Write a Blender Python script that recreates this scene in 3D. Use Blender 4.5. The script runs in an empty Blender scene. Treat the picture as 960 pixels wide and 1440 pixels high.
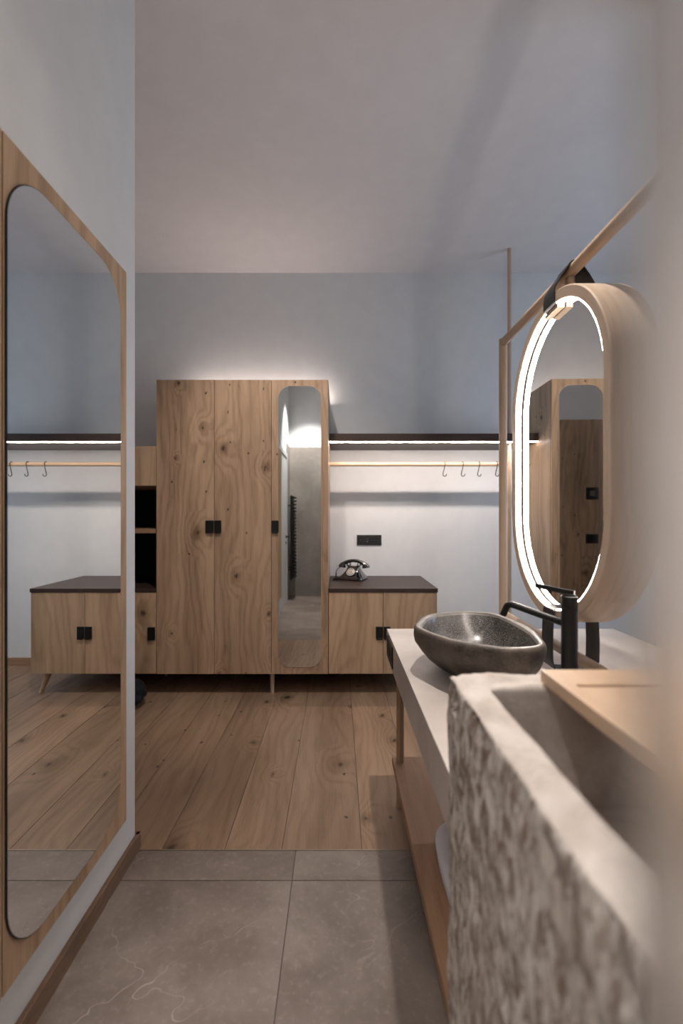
import bpy, bmesh, math, random
from mathutils import Vector, Matrix, noise
random.seed(7)
PI = math.pi
sc = bpy.context.scene
COL = sc.collection

# ------------------------------------------------------------------ camera
CAM_H = 1.25
cd = bpy.data.cameras.new('camera')
cam = bpy.data.objects.new('camera', cd); COL.objects.link(cam)
cam.location = (0, 0, CAM_H); cam.rotation_euler = (PI/2, 0, 0)
cd.sensor_fit = 'VERTICAL'; cd.sensor_height = 36; cd.sensor_width = 24; cd.lens = 16
cd.shift_x = 5/1440; cd.shift_y = 5/1440
cd.clip_start = 0.01; cd.clip_end = 50
cd.dof.use_dof = True; cd.dof.focus_distance = 2.0; cd.dof.aperture_fstop = 1.7
sc.camera = cam

# ------------------------------------------------------------------ colour management, world, large lights
sc.view_settings.view_transform = 'Standard'
sc.view_settings.look = 'None'
sc.view_settings.gamma = 1
sc.view_settings.use_curve_mapping = False
sc.view_settings.exposure = 0.0
sc.cycles.use_denoising = True
sc.cycles.max_bounces = 10
sc.cycles.diffuse_bounces = 5
sc.cycles.glossy_bounces = 6
sc.cycles.sample_clamp_indirect = 4

w = bpy.data.worlds.new('world'); sc.world = w; w.use_nodes = True
w.node_tree.nodes['Background'].inputs[0].default_value = (.55, .7, 1, 1)
w.node_tree.nodes['Background'].inputs[1].default_value = 0.6

def area(name, loc, rot, sx, sy, power, color):
    l = bpy.data.lights.new(name, 'AREA'); l.shape = 'RECTANGLE'; l.size = sx; l.size_y = sy
    l.energy = power; l.color = color
    o = bpy.data.objects.new(name, l); COL.objects.link(o); o.location = loc; o.rotation_euler = rot
    return o
def spot(name, loc, power, color, size=70, blend=.4, rad=.03, rot=(0, 0, 0)):
    l = bpy.data.lights.new(name, 'SPOT'); l.energy = power; l.color = color
    l.spot_size = math.radians(size); l.spot_blend = blend; l.shadow_soft_size = rad
    o = bpy.data.objects.new(name, l); COL.objects.link(o); o.location = loc; o.rotation_euler = rot
    return o
# daylight coming in through the window of the right-hand wall
area('window_daylight', (3.10, 2.30, 1.60), (0, math.radians(90), 0), 1.5, 1.5, 24, (.60, .78, 1))
# ceiling downlights over the wash stand
spot('downlight_or_fill', (.44, 1.36, 3.27), 175, (1, .91, .83), 47, .7, .035)
# ceiling downlights of the bathroom side
spot('downlight_or_fill', (-.42, -.16, 3.26), 280, (1, .93, .87), 78, .7, .03, (math.radians(-9), 0, 0))
spot('downlight_or_fill', (-.30, .95, 3.27), 12, (1, .86, .76), 66, .6, .04)
# unseen fill spot, added to brighten the wardrobe and cabinet fronts
spot('downlight_or_fill', (-.35, 1.75, 3.27), 150, (1, .89, .79), 66, .8, .05, (math.radians(36), 0, 0))

LED_WARM = (1, .80, .62)

# ------------------------------------------------------------------ material helpers
def newmat(name):
    m = bpy.data.materials.new(name); m.use_nodes = True
    nt = m.node_tree
    b = nt.nodes['Principled BSDF']
    return m, nt, b
def N(nt, t, **kw):
    n = nt.nodes.new(t)
    for k, v in kw.items():
        if k.startswith('i_'):
            key = k[2:]
            n.inputs[int(key) if key.isdigit() else key.replace('_', ' ')].default_value = v
        else: setattr(n, k, v)
    return n
def L(nt, a, b): nt.links.new(a, b)
def math_(nt, op, a, b=None, clamp=False):
    n = nt.nodes.new('ShaderNodeMath'); n.operation = op; n.use_clamp = clamp
    for i, v in enumerate((a, b)):
        if v is None: continue
        if isinstance(v, (int, float)): n.inputs[i].default_value = v
        else: nt.links.new(v, n.inputs[i])
    return n.outputs[0]
def mixc(nt, fac, a, b, mode='MIX'):
    n = nt.nodes.new('ShaderNodeMix'); n.data_type = 'RGBA'; n.blend_type = mode
    for i, v in ((0, fac), (6, a), (7, b)):
        if isinstance(v, (int, float)): n.inputs[i].default_value = v
        elif isinstance(v, tuple): n.inputs[i].default_value = v if len(v) == 4 else (*v, 1)
        else: nt.links.new(v, n.inputs[i])
    return n.outputs[2]
def ramp(nt, val, lo, hi):
    n = nt.nodes.new('ShaderNodeMapRange'); n.interpolation_type = 'SMOOTHSTEP'
    nt.links.new(val, n.inputs[0]); n.inputs[1].default_value = lo; n.inputs[2].default_value = hi
    return n.outputs[0]
def comb(nt, x, y, z):
    n = nt.nodes.new('ShaderNodeCombineXYZ')
    for i, v in enumerate((x, y, z)):
        if isinstance(v, (int, float)): n.inputs[i].default_value = v
        else: nt.links.new(v, n.inputs[i])
    return n.outputs[0]
def noise_(nt, vec, scale, detail=2, rough=.5, dist=0):
    n = nt.nodes.new('ShaderNodeTexNoise'); nt.links.new(vec, n.inputs['Vector'])
    n.inputs['Scale'].default_value = scale; n.inputs['Detail'].default_value = detail
    n.inputs['Roughness'].default_value = rough; n.inputs['Distortion'].default_value = dist
    return n.outputs['Fac']
def bump(nt, b, h, strength, dist):
    n = nt.nodes.new('ShaderNodeBump'); n.inputs['Strength'].default_value = strength
    n.inputs['Distance'].default_value = dist
    nt.links.new(h, n.inputs['Height']); nt.links.new(n.outputs[0], b.inputs['Normal'])

def plain(name, color, rough=.5, metal=0, spec=.35, coat=0, bumpy=None):
    m, nt, b = newmat(name)
    b.inputs['Base Color'].default_value = (*color, 1); b.inputs['Roughness'].default_value = rough
    b.inputs['Metallic'].default_value = metal; b.inputs['Specular IOR Level'].default_value = spec
    b.inputs['Coat Weight'].default_value = coat
    tc = N(nt, 'ShaderNodeTexCoord')
    f = noise_(nt, tc.outputs['Object'], 9, 3)
    c = mixc(nt, f, tuple(x*.94 for x in color), tuple(min(1, x*1.05) for x in color))
    L(nt, c, b.inputs['Base Color'])
    if bumpy: bump(nt, b, noise_(nt, tc.outputs['Object'], bumpy[0], 4), bumpy[1], bumpy[2])
    return m

def wood(name, light, dark, axis='Z', knots=.5, rough=.5, src='Object', attr=None, ring=16, contrast=1.0, kscale=2.4, white=0):
    m, nt, b = newmat(name)
    tc = N(nt, 'ShaderNodeTexCoord')
    sep = N(nt, 'ShaderNodeSeparateXYZ'); L(nt, tc.outputs[src], sep.inputs[0])
    X, Y, Z = sep.outputs
    if src == 'UV': along, ac = X, Y
    elif axis == 'Z': along, ac = Z, math_(nt, 'ADD', X, math_(nt, 'MULTIPLY', Y, .83))
    elif axis == 'X': along, ac = X, math_(nt, 'ADD', Y, math_(nt, 'MULTIPLY', Z, .83))
    else: along, ac = Y, math_(nt, 'ADD', X, math_(nt, 'MULTIPLY', Z, .83))
    if attr:
        at = N(nt, 'ShaderNodeAttribute', attribute_name=attr); rnd = at.outputs['Fac']
    else:
        oi = N(nt, 'ShaderNodeObjectInfo'); rnd = oi.outputs['Random']
    along = math_(nt, 'ADD', along, math_(nt, 'MULTIPLY', rnd, 37.0))
    ac = math_(nt, 'ADD', ac, math_(nt, 'MULTIPLY', rnd, 13.0))
    v_low = comb(nt, ac, math_(nt, 'MULTIPLY', along, .22), 0)
    v_fib = comb(nt, ac, math_(nt, 'MULTIPLY', along, .03), 3.0)
    v_mid = comb(nt, ac, math_(nt, 'MULTIPLY', along, .10), 7.0)
    # knots
    wob = noise_(nt, comb(nt, ac, along, 0), 22, 2)
    kv = comb(nt, math_(nt, 'ADD', ac, math_(nt, 'MULTIPLY', wob, .035)), math_(nt, 'MULTIPLY', math_(nt, 'ADD', along, math_(nt, 'MULTIPLY', wob, .03)), .72), 0)
    vo = N(nt, 'ShaderNodeTexVoronoi', voronoi_dimensions='2D', feature='F1'); L(nt, kv, vo.inputs['Vector'])
    vo.inputs['Scale'].default_value = kscale
    cs = N(nt, 'ShaderNodeSeparateColor'); L(nt, vo.outputs['Color'], cs.inputs[0])
    sel = math_(nt, 'LESS_THAN', cs.outputs[0], knots)
    big = math_(nt, 'ADD', .35, cs.outputs[1])
    d = math_(nt, 'DIVIDE', vo.outputs['Distance'], big)
    d = math_(nt, 'ADD', d, math_(nt, 'MULTIPLY', math_(nt, 'SUBTRACT', noise_(nt, comb(nt, ac, math_(nt, 'MULTIPLY', along, .5), 2), 16, 3), .5), .09))
    infl = math_(nt, 'MULTIPLY', math_(nt, 'SUBTRACT', 1, ramp(nt, d, 0.0, .40)), sel)
    core = math_(nt, 'MULTIPLY', math_(nt, 'SUBTRACT', 1, ramp(nt, d, .006, .050)), sel)
    halo = math_(nt, 'MULTIPLY', math_(nt, 'SUBTRACT', 1, ramp(nt, d, .02, .16)), sel)
    # small pin knots
    vo2 = N(nt, 'ShaderNodeTexVoronoi', voronoi_dimensions='2D', feature='F1'); L(nt, kv, vo2.inputs['Vector'])
    vo2.inputs['Scale'].default_value = kscale*2.6
    cs2 = N(nt, 'ShaderNodeSeparateColor'); L(nt, vo2.outputs['Color'], cs2.inputs[0])
    core2 = math_(nt, 'MULTIPLY', math_(nt, 'SUBTRACT', 1, ramp(nt, vo2.outputs['Distance'], .02, .075)), math_(nt, 'LESS_THAN', cs2.outputs[0], knots*.28))
    # growth rings bent by the knots
    r = math_(nt, 'MULTIPLY', ac, ring)
    r = math_(nt, 'ADD', r, math_(nt, 'MULTIPLY', noise_(nt, v_low, 2.6, 3, .55), 9))
    r = math_(nt, 'ADD', r, math_(nt, 'MULTIPLY', infl, 2.2))
    s = math_(nt, 'ADD', math_(nt, 'MULTIPLY', math_(nt, 'SINE', math_(nt, 'MULTIPLY', r, 2*PI)), .5), .5)
    s = math_(nt, 'POWER', s, 2.2)
    tone = noise_(nt, v_mid, 7, 3, .6)
    fib = noise_(nt, v_fib, 240, 2, .6)
    f = math_(nt, 'ADD', math_(nt, 'MULTIPLY', s, .22*contrast), math_(nt, 'MULTIPLY', math_(nt, 'SUBTRACT', tone, .5), 1.5*contrast))
    f = math_(nt, 'ADD', f, math_(nt, 'MULTIPLY', math_(nt, 'SUBTRACT', fib, .5), .75*contrast))
    f = math_(nt, 'ADD', f, .22)
    f = math_(nt, 'ADD', f, math_(nt, 'MULTIPLY', halo, .55))
    streak = ramp(nt, noise_(nt, comb(nt, ac, math_(nt, 'MULTIPLY', along, .30), 11), 9, 4, .6), .60, .76)
    f = math_(nt, 'ADD', f, math_(nt, 'MULTIPLY', streak, .50*min(1, knots*1.6)), True)
    c = mixc(nt, f, light, dark)
    vdark = tuple(x*.16 for x in dark)
    c = mixc(nt, math_(nt, 'MULTIPLY', math_(nt, 'MAXIMUM', core, core2), .88), c, vdark)
    if attr:
        t = math_(nt, 'ADD', .84, math_(nt, 'MULTIPLY', rnd, .30))
        sc_ = N(nt, 'ShaderNodeVectorMath', operation='SCALE'); L(nt, c, sc_.inputs[0]); L(nt, t, sc_.inputs['Scale']); c = sc_.outputs[0]
    L(nt, c, b.inputs['Base Color'])
    b.inputs['Roughness'].default_value = rough
    b.inputs['Specular IOR Level'].default_value = .35
    bump(nt, b, fib, .12, .002)
    return m

def emis(name, color, strength):
    m, nt, b = newmat(name)
    b.inputs['Base Color'].default_value = (.8, .8, .8, 1)
    b.inputs['Emission Color'].default_value = (*color, 1); b.inputs['Emission Strength'].default_value = strength
    return m

M = {}
M['plaster'] = plain('wall_plaster', (.715, .735, .75), .85, bumpy=(60, .06, .003))
M['ceiling'] = plain('ceiling_plaster', (.74, .715, .72), .85, bumpy=(60, .06, .003))
M['oak'] = wood('knotty_oak', (.50, .345, .230), (.19, .112, .066), 'Z', .62, .48, kscale=3.2, contrast=1.15)
M['oak_plain'] = wood('oak', (.56, .39, .255), (.25, .155, .09), 'Z', .14, .48, contrast=1.1)
M['oak_x'] = wood('oak_across', (.40, .25, .15), (.22, .13, .075), 'X', .15, .48)
M['oak_y'] = wood('oak_lengthwise', (.38, .225, .135), (.19, .105, .06), 'Y', .12, .5)
M['oak_base'] = wood('oak_skirting', (.24, .15, .10), (.13, .08, .05), 'Y', .08, .5)
M['pale_z'] = wood('pale_ash', (.56, .425, .32), (.36, .26, .185), 'Z', .04, .42, ring=26)
M['pale_x'] = wood('pale_ash_across', (.62, .45, .31), (.42, .28, .19), 'X', .04, .42, ring=26)
M['pale_y'] = wood('pale_ash_lengthwise', (.50, .37, .27), (.30, .21, .145), 'Y', .04, .42, ring=26)
M['pale_uv'] = wood('pale_ash_ring', (.58, .45, .345), (.36, .26, .185), 'Z', .05, .38, src='UV', ring=26, contrast=1.1)
M['board'] = wood('pine_board', (.66, .48, .33), (.46, .30, .19), 'Y', .10, .40, ring=16, contrast=.8)
M['plank'] = wood('oak_plank', (.33, .22, .145), (.155, .095, .058), 'Y', .55, .42, attr='rnd', kscale=2.7, contrast=1.1)
M['smoked'] = wood('smoked_oak', (.058, .036, .029), (.028, .018, .015), 'X', 0, .42)
M['groove'] = plain('shadow_gap', (.05, .035, .025), .9)
M['black'] = plain('black_metal', (.004, .004, .0045), .45, 0, .5)
M['black_soft'] = plain('black_leather', (.010, .010, .012), .5, bumpy=(180, .15, .002))
M['black_cloth'] = plain('black_fabric', (.006, .006, .007), .8, bumpy=(40, .4, .01))
M['void'] = plain('black_interior', (.010, .009, .008), .7)
M['gloss'] = plain('black_bakelite', (.004, .004, .007), .08, 0, .6, 1.0)
M['chrome'] = plain('chrome', (.8, .8, .82), .15, 1)
M['dial'] = plain('dial_white', (.62, .60, .58), .3)
M['grey_plastic'] = plain('grey_print', (.13, .13, .13), .5)
M['towel'] = plain('white_towel', (.72, .72, .76), .95, bumpy=(260, .5, .003))
M['door_white'] = plain('door_lacquer', (.66, .68, .70), .4)

def mirror_mat():
    m, nt, b = newmat('mirror_silver')
    b.inputs['Base Color'].default_value = (.80, .82, .82, 1); b.inputs['Metallic'].default_value = 1
    b.inputs['Roughness'].default_value = 0.0
    return m
M['mirror'] = mirror_mat()
M['led_ring'] = emis('ring_diffuser', (1, .88, .80), 80.0)
M['led_shelf'] = emis('shelf_diffuser', (1, .84, .74), 120.0)
M['led_top'] = emis('cove_diffuser', (1, .84, .75), 48.0)

def stone_mat(name, c0, c1, c2, scale, vein=0, rough=.6, bs=.2, bd=.004, attr=None, fine=.3):
    m, nt, b = newmat(name)
    tc = N(nt, 'ShaderNodeTexCoord'); v = tc.outputs['Object']
    if attr:
        at = N(nt, 'ShaderNodeAttribute', attribute_name=attr)
        va = N(nt, 'ShaderNodeVectorMath', operation='ADD'); L(nt, v, va.inputs[0])
        L(nt, comb(nt, math_(nt, 'MULTIPLY', at.outputs['Fac'], 19), math_(nt, 'MULTIPLY', at.outputs['Fac'], 7), 0), va.inputs[1]); v = va.outputs[0]
    f = noise_(nt, v, scale, 6, .62, .4)
    f = ramp(nt, f, .32, .68)
    c = mixc(nt, f, c0, c1)
    sp = noise_(nt, v, scale*14, 3, .7)
    c = mixc(nt, math_(nt, 'MULTIPLY', ramp(nt, sp, .50, .75), fine), c, c2)
    if vein:
        vn = noise_(nt, v, 1.3, 4, .55, .9)
        rid = math_(nt, 'ABSOLUTE', math_(nt, 'SUBTRACT', vn, .5))
        vm = math_(nt, 'SUBTRACT', 1, ramp(nt, rid, .0, .004))
        vm = math_(nt, 'MULTIPLY', vm, ramp(nt, noise_(nt, v, 3, 2), .42, .66))
        vn2 = noise_(nt, v, 5, 4, .6, 1.5)
        vm2 = math_(nt, 'MULTIPLY', math_(nt, 'SUBTRACT', 1, ramp(nt, math_(nt, 'ABSOLUTE', math_(nt, 'SUBTRACT', vn2, .5)), 0, .012)), math_(nt, 'MULTIPLY', ramp(nt, noise_(nt, v, 2.1, 2), .55, .75), .22))
        c = mixc(nt, math_(nt, 'MULTIPLY', math_(nt, 'MAXIMUM', vm, vm2), vein), c, c2)
    L(nt, c, b.inputs['Base Color']); b.inputs['Roughness'].default_value = rough
    bump(nt, b, noise_(nt, v, scale*5, 5, .65), bs, bd)
    return m
M['tile'] = stone_mat('stone_tile', (.150, .118, .100), (.235, .195, .170), (.42, .37, .33), 3.2, .75, .42, .12, .002, attr='rnd', fine=.22)
M['cement'] = stone_mat('microcement', (.20, .18, .16), (.30, .275, .25), (.34, .31, .29), 1.8, 0, .55, .05, .002, fine=.15)
M['counter'] = stone_mat('stone_worktop', (.46, .41, .38), (.56, .51, .475), (.66, .62, .59), 4.5, .3, .42, .05, .001, fine=.2)
M['basin_out'] = stone_mat('river_stone_skin', (.035, .028, .023), (.125, .102, .082), (.24, .21, .18), 11, 0, .5, .35, .004, fine=.35)
M['basin_in'] = stone_mat('river_stone_polished', (.028, .026, .025), (.060, .056, .052), (.34, .32, .30), 22, 0, .26, .25, .001, fine=.95)
M['basin_lip'] = stone_mat('river_stone_lip', (.13, .12, .11), (.20, .185, .17), (.30, .28, .26), 24, 0, .3, .1, .001, fine=.5)  # paler grey has the bright reflection along the rim painted in

def trough_mat(rough_face):
    m, nt, b = newmat('hewn_limestone' if rough_face else 'dressed_limestone')
    tc = N(nt, 'ShaderNodeTexCoord')
    mp = N(nt, 'ShaderNodeMapping'); L(nt, tc.outputs['Object'], mp.inputs[0])
    mp.inputs['Rotation'].default_value = (math.radians(18), 0, 0)
    mp.inputs['Scale'].default_value = (1, 1.4, .62) if rough_face else (1, 1, 1)
    v = mp.outputs[0]
    f = ramp(nt, noise_(nt, v, 46 if rough_face else 9, 5, .65, .7), .38, .62)
    c = mixc(nt, f, (.21, .155, .12) if rough_face else (.56, .49, .44), (.70, .655, .61) if rough_face else (.70, .635, .585))
    big = ramp(nt, noise_(nt, tc.outputs['Object'], 7, 4, .6), .42, .70)
    c = mixc(nt, math_(nt, 'MULTIPLY', big, .40 if rough_face else .2), c, (.34, .27, .21))
    L(nt, c, b.inputs['Base Color']); b.inputs['Roughness'].default_value = .75
    bump(nt, b, noise_(nt, v, 95 if rough_face else 42, 7, .78), .8 if rough_face else .9, .006)
    return m
M['trough_rough'] = trough_mat(True)
M['trough_dressed'] = trough_mat(False)
def glass_mat(name, rough, col):
    m, nt, b = newmat(name)
    b.inputs['Base Color'].default_value = (*col, 1); b.inputs['Transmission Weight'].default_value = 1
    b.inputs['Roughness'].default_value = rough; b.inputs['IOR'].default_value = 1.45
    return m
M['frosted'] = glass_mat('frosted_glass', .33, (1, .97, .95))
M['clear'] = glass_mat('window_glass', 0, (1, 1, 1))

# ------------------------------------------------------------------ geometry helpers
def bm_box(bm, x0, x1, y0, y1, z0, z1, bev=0, mi=0):
    vs = [bm.verts.new((x, y, z)) for x in (x0, x1) for y in (y0, y1) for z in (z0, z1)]
    fs = [(0, 1, 3, 2), (4, 6, 7, 5), (0, 4, 5, 1), (2, 3, 7, 6), (0, 2, 6, 4), (1, 5, 7, 3)]
    faces = [bm.faces.new([vs[i] for i in f]) for f in fs]
    for f in faces: f.material_index = mi
    if bev:
        es = list({e for f in faces for e in f.edges})
        r = bmesh.ops.bevel(bm, geom=es, offset=bev, segments=2, profile=.5, affect='EDGES')
        for f in r['faces']: f.material_index = mi
def bm_tube(bm, pts, rad, seg=16, caps=True, mi=0):
    """tube along a polyline; rad is a number or one per point"""
    pts = [Vector(p) for p in pts]; n = len(pts)
    rads = rad if isinstance(rad, (list, tuple)) else [rad]*n
    rings = []; up = None
    for i, p in enumerate(pts):
        t = (pts[min(i+1, n-1)] - pts[max(i-1, 0)]).normalized()
        if up is None: up = Vector((0, 0, 1)) if abs(t.z) < .9 else Vector((1, 0, 0))
        a = (up - t*up.dot(t)).normalized(); up = a; b = t.cross(a)
        rings.append([bm.verts.new(p + (a*math.cos(2*PI*k/seg) + b*math.sin(2*PI*k/seg))*rads[i]) for k in range(seg)])
    for i in range(n-1):
        for k in range(seg):
            f = bm.faces.new((rings[i][k], rings[i][(k+1) % seg], rings[i+1][(k+1) % seg], rings[i+1][k])); f.material_index = mi; f.smooth = True
    if caps:
        bm.faces.new(rings[0][::-1]).material_index = mi; bm.faces.new(rings[-1]).material_index = mi
def bm_prism(bm, outline, axis, a0, a1, mi=0, bev=0):
    """closed outline (list of 2-tuples) extruded along axis between a0 and a1. axis X: outline=(y,z); Y: (x,z); Z: (x,y)"""
    def P(u, v, a): return {'X': (a, u, v), 'Y': (u, a, v), 'Z': (u, v, a)}[axis]
    A = [bm.verts.new(P(u, v, a0)) for u, v in outline]; B = [bm.verts.new(P(u, v, a1)) for u, v in outline]
    n = len(outline); fs = [bm.faces.new(A), bm.faces.new(B[::-1])]
    for i in range(n): fs.append(bm.faces.new((A[i], B[i], B[(i+1) % n], A[(i+1) % n])))
    for f in fs: f.material_index = mi
def rrect(u0, u1, v0, v1, r, n=10):
    out = []
    for cu, cv, a0 in ((u1-r, v1-r, 0), (u0+r, v1-r, 90), (u0+r, v0+r, 180), (u1-r, v0+r, 270)):
        for k in range(n+1):
            a = math.radians(a0 + 90*k/n); out.append((cu + r*math.cos(a), cv + r*math.sin(a)))
    return out
def link(name, bm, mats, parent=None, smooth=None, recalc=True, origin=None):
    if recalc: bmesh.ops.recalc_face_normals(bm, faces=bm.faces[:])
    o0 = Vector(origin) if origin else (Vector(parent['_w']) if parent is not None else Vector((0, 0, 0)))
    if o0.length: bmesh.ops.translate(bm, verts=bm.verts[:], vec=-o0)
    me = bpy.data.meshes.new(name); bm.to_mesh(me); bm.free()
    if not isinstance(mats, (list, tuple)): mats = [mats]
    for m in mats: me.materials.append(m)
    if smooth is not None:
        for p in me.polygons: p.use_smooth = True
        me.set_sharp_from_angle(angle=math.radians(smooth))
    o = bpy.data.objects.new(name, me); COL.objects.link(o)
    if parent is not None:
        o.parent = parent
        if origin: o.location = Vector(origin) - Vector(parent['_w'])
    else: o.location = o0
    o['_w'] = tuple(o0)
    return o
def thing(name, label, cat, loc, group=None):
    o = bpy.data.objects.new(name, None); COL.objects.link(o); o.location = loc; o['_w'] = tuple(loc)
    o.empty_display_size = .05
    return tag(o, label, cat, group)
def tag(o, label, cat, group=None):
    o['label'] = label; o['category'] = cat
    if group: o['group'] = group
    return o
def struct(o): o['kind'] = 'structure'; return o
def box_obj(name, dims, mat, parent=None, bev=0, smooth=None):
    bm = bmesh.new(); bm_box(bm, *dims, bev=bev); return link(name, bm, mat, parent, smooth)

# ------------------------------------------------------------------ room constants
XL, YE = -.757, 1.697          # left partition face and its end
YB, YR = 3.815, -.77           # back wall, rear wall (behind the camera)
XO, XR = -2.2, 3.2             # outer left, right wall
ZC = 3.284
YF = 3.15                      # cabinet fronts
XM = -.7195                    # plane of the mirror on the left partition

# ------------------------------------------------------------------ floor: oak planks and stone tiles
YT = 1.6985
bm = bmesh.new(); lay = bm.faces.layers.float.new('rnd')
def quad(x0, x1, y0, y1, z, mi, r):
    vs = [bm.verts.new(p) for p in ((x0, y0, z), (x1, y0, z), (x1, y1, z), (x0, y1, z))]
    f = bm.faces.new(vs); f.material_index = mi; f[lay] = r
    vs2 = [bm.verts.new(p) for p in ((x0, y0, z-.006), (x1, y0, z-.006), (x1, y1, z-.006), (x0, y1, z-.006))]
    for i in range(4):
        g = bm.faces.new((vs[i], vs2[i], vs2[(i+1) % 4], vs[(i+1) % 4])); g.material_index = mi; g[lay] = r
seams = [-2.2, -2.05, -1.80, -1.57, -1.35, -1.12, -.886, -.658, -.424, -.210, .090, .335, .57, .80, 1.04, 1.27, 1.50, 1.75, 2.0, 2.24, 2.48, 2.72, 2.96, 3.2]
G = .0012
for i in range(len(seams)-1):
    ys = [YT+.006]
    y = YT + random.uniform(1.5, 4.0)
    if i in (9,): y = YT + 5
    while y < YB - .3: ys.append(y); y += random.uniform(1.3, 2.2)
    ys.append(YB)
    for j in range(len(ys)-1): quad(seams[i]+G, seams[i+1]-G, ys[j]+G, ys[j+1]-G, 0, 1, random.random())
tx = [-2.2, -1.957, -1.357, -.757, -.157, .443, 1.043, 1.643, 2.243, 2.843, 3.2]; ty = [YR, -.241, .959-.6, 1.559, YT]
for i in range(len(tx)-1):
    for j in range(len(ty)-1): quad(tx[i]+.0014, tx[i+1]-.0014, ty[j]+.0014, ty[j+1]-.0014, 0, 2, random.random())
quad(XO, XR, YT, YT+.006, .001, 3, 0)
fl = bm.faces.new([bm.verts.new(p) for p in ((XO-.2, YR-.2, -.004), (XR+.2, YR-.2, -.004), (XR+.2, YB+.2, -.004), (XO-.2, YB+.2, -.004))])
fl.material_index = 0
M['grout'] = plain('grout', (.10, .08, .07), .9)
M['threshold'] = plain('threshold_metal', (.30, .24, .19), .4, .6)
floor = struct(link('floor', bm, [M['grout'], M['plank'], M['tile'], M['threshold']], recalc=False))

# ------------------------------------------------------------------ shell
struct(box_obj('ceiling', (XO-.2, XR+.2, YR-.2, YB+.2, ZC, ZC+.1), M['ceiling']))
struct(box_obj('wall_back', (XO-.2, XR+.2, YB, YB+.15, 0, ZC), M['plaster']))
struct(box_obj('wall_left', (XO, XL, YR, YE, 0, ZC), M['plaster']))
struct(box_obj('wall_outer_left', (XO-.15, XO, YR-.1, YB, 0, ZC), M['plaster']))
struct(box_obj('wall_rear', (XO, XR, YR-.15, YR, 0, ZC), M['plaster']))
# added white partition behind the screen, catches ring light to brighten the right edge
struct(box_obj('wall_partition_added', (1.285, 1.41, YR, 1.84, 0, ZC), M['plaster']))
# right wall with a window opening
WY0, WY1, WZ0, WZ1 = 1.5, 3.1, .85, 2.4
bm = bmesh.new()
bm_box(bm, XR, XR+.2, YR-.1, WY0, 0, ZC); bm_box(bm, XR, XR+.2, WY1, YB, 0, ZC)
bm_box(bm, XR, XR+.2, WY0, WY1, 0, WZ0); bm_box(bm, XR, XR+.2, WY0, WY1, WZ1, ZC)
struct(link('wall_right', bm, M['plaster']))
bm = bmesh.new()
for a in ((WY0, WY0+.06, WZ0, WZ1), (WY1-.06, WY1, WZ0, WZ1), (WY0+.06, WY1-.06, WZ0, WZ0+.06), (WY0+.06, WY1-.06, WZ1-.06, WZ1), (2.27, 2.33, WZ0+.06, WZ1-.06)):
    bm_box(bm, XR+.08, XR+.13, a[0], a[1], a[2], a[3])
win = struct(link('window_1', bm, M['oak_plain']))
box_obj('pane', (XR+.10, XR+.106, WY0+.06, WY1-.06, WZ0+.06, WZ1-.06), M['clear'], win)
# cement cladding of the bathroom corner
struct(box_obj('trim_1', (XL, XR, YR, YR+.012, 0, 2.31), M['cement']))
struct(box_obj('trim_2', (XL, XL+.012, YR+.012, -.37, 0, 2.31), M['cement']))
# skirting
bm = bmesh.new()
bm_box(bm, XL, -.742, .62, YE+.02, 0, .06, .002)
bm_box(bm, -.7675, -.7425, YE, YE+.0195, 0, .06, .002)
struct(link('baseboard_left', bm, M['oak_base']))
struct(box_obj('baseboard_back', (XO, XR, YB-.015, YB, 0, .062), M['oak_x'], bev=.002))
# door in the left partition, seen in the wardrobe mirror
bm = bmesh.new(); bm_box(bm, XL, XL+.012, -.28, .50, .0, 2.08, .003)
door = struct(link('door_1', bm, M['door_white']))
bm = bmesh.new()
for y0, y1, z0, z1 in ((-.35, -.285, 0, 2.15), (.505, .57, 0, 2.15), (-.285, .505, 2.085, 2.15)): bm_box(bm, XL, XL+.022, y0, y1, z0, z1, .003)
link('door_frame', bm, M['door_white'], door)
bm = bmesh.new()
bm_tube(bm, [(XL+.012, -.21, .95), (XL+.020, -.21, .95)], .026); bm_tube(bm, [(XL+.02, -.21, .95), (XL+.055, -.21, .95), (XL+.062, -.20, .95), (XL+.062, -.09, .95)], .010)
bm_tube(bm, [(XL+.012, -.21, .86), (XL+.020, -.21, .86)], .024)
link('door_handle', bm, M['black'], door, 40)

# ------------------------------------------------------------------ tall wood panel with mirror on the left partition
t = thing('mirror_panel', 'tall flat oak wall panel with rounded full-length mirror, left of the walkway', 'mirror', (-.74, 1.1, .206))
bm = bmesh.new(); bm_box(bm, XL+.0005, XM-.005, .985, 1.561, .206, 2.084, .0015); link('panel', bm, M['oak_plain'], t)
bm = bmesh.new(); bm_box(bm, XL+.0005, XM-.005, .44, .981, .206, 2.084, .0015); link('side_panel', bm, M['oak_plain'], t)
bm = bmesh.new(); bm_prism(bm, rrect(.990, 1.510, .252, 2.036, .135, 14), 'X', XM-.0045, XM-.0008); link('mirror_backing', bm, M['black'], t)  # black rim of the backing also draws the shadow line round the mirror
bm = bmesh.new(); bm_prism(bm, rrect(.992, 1.508, .254, 2.034, .133, 14), 'X', XM-.0008, XM); link('mirror_glass', bm, M['mirror'], t)

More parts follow.
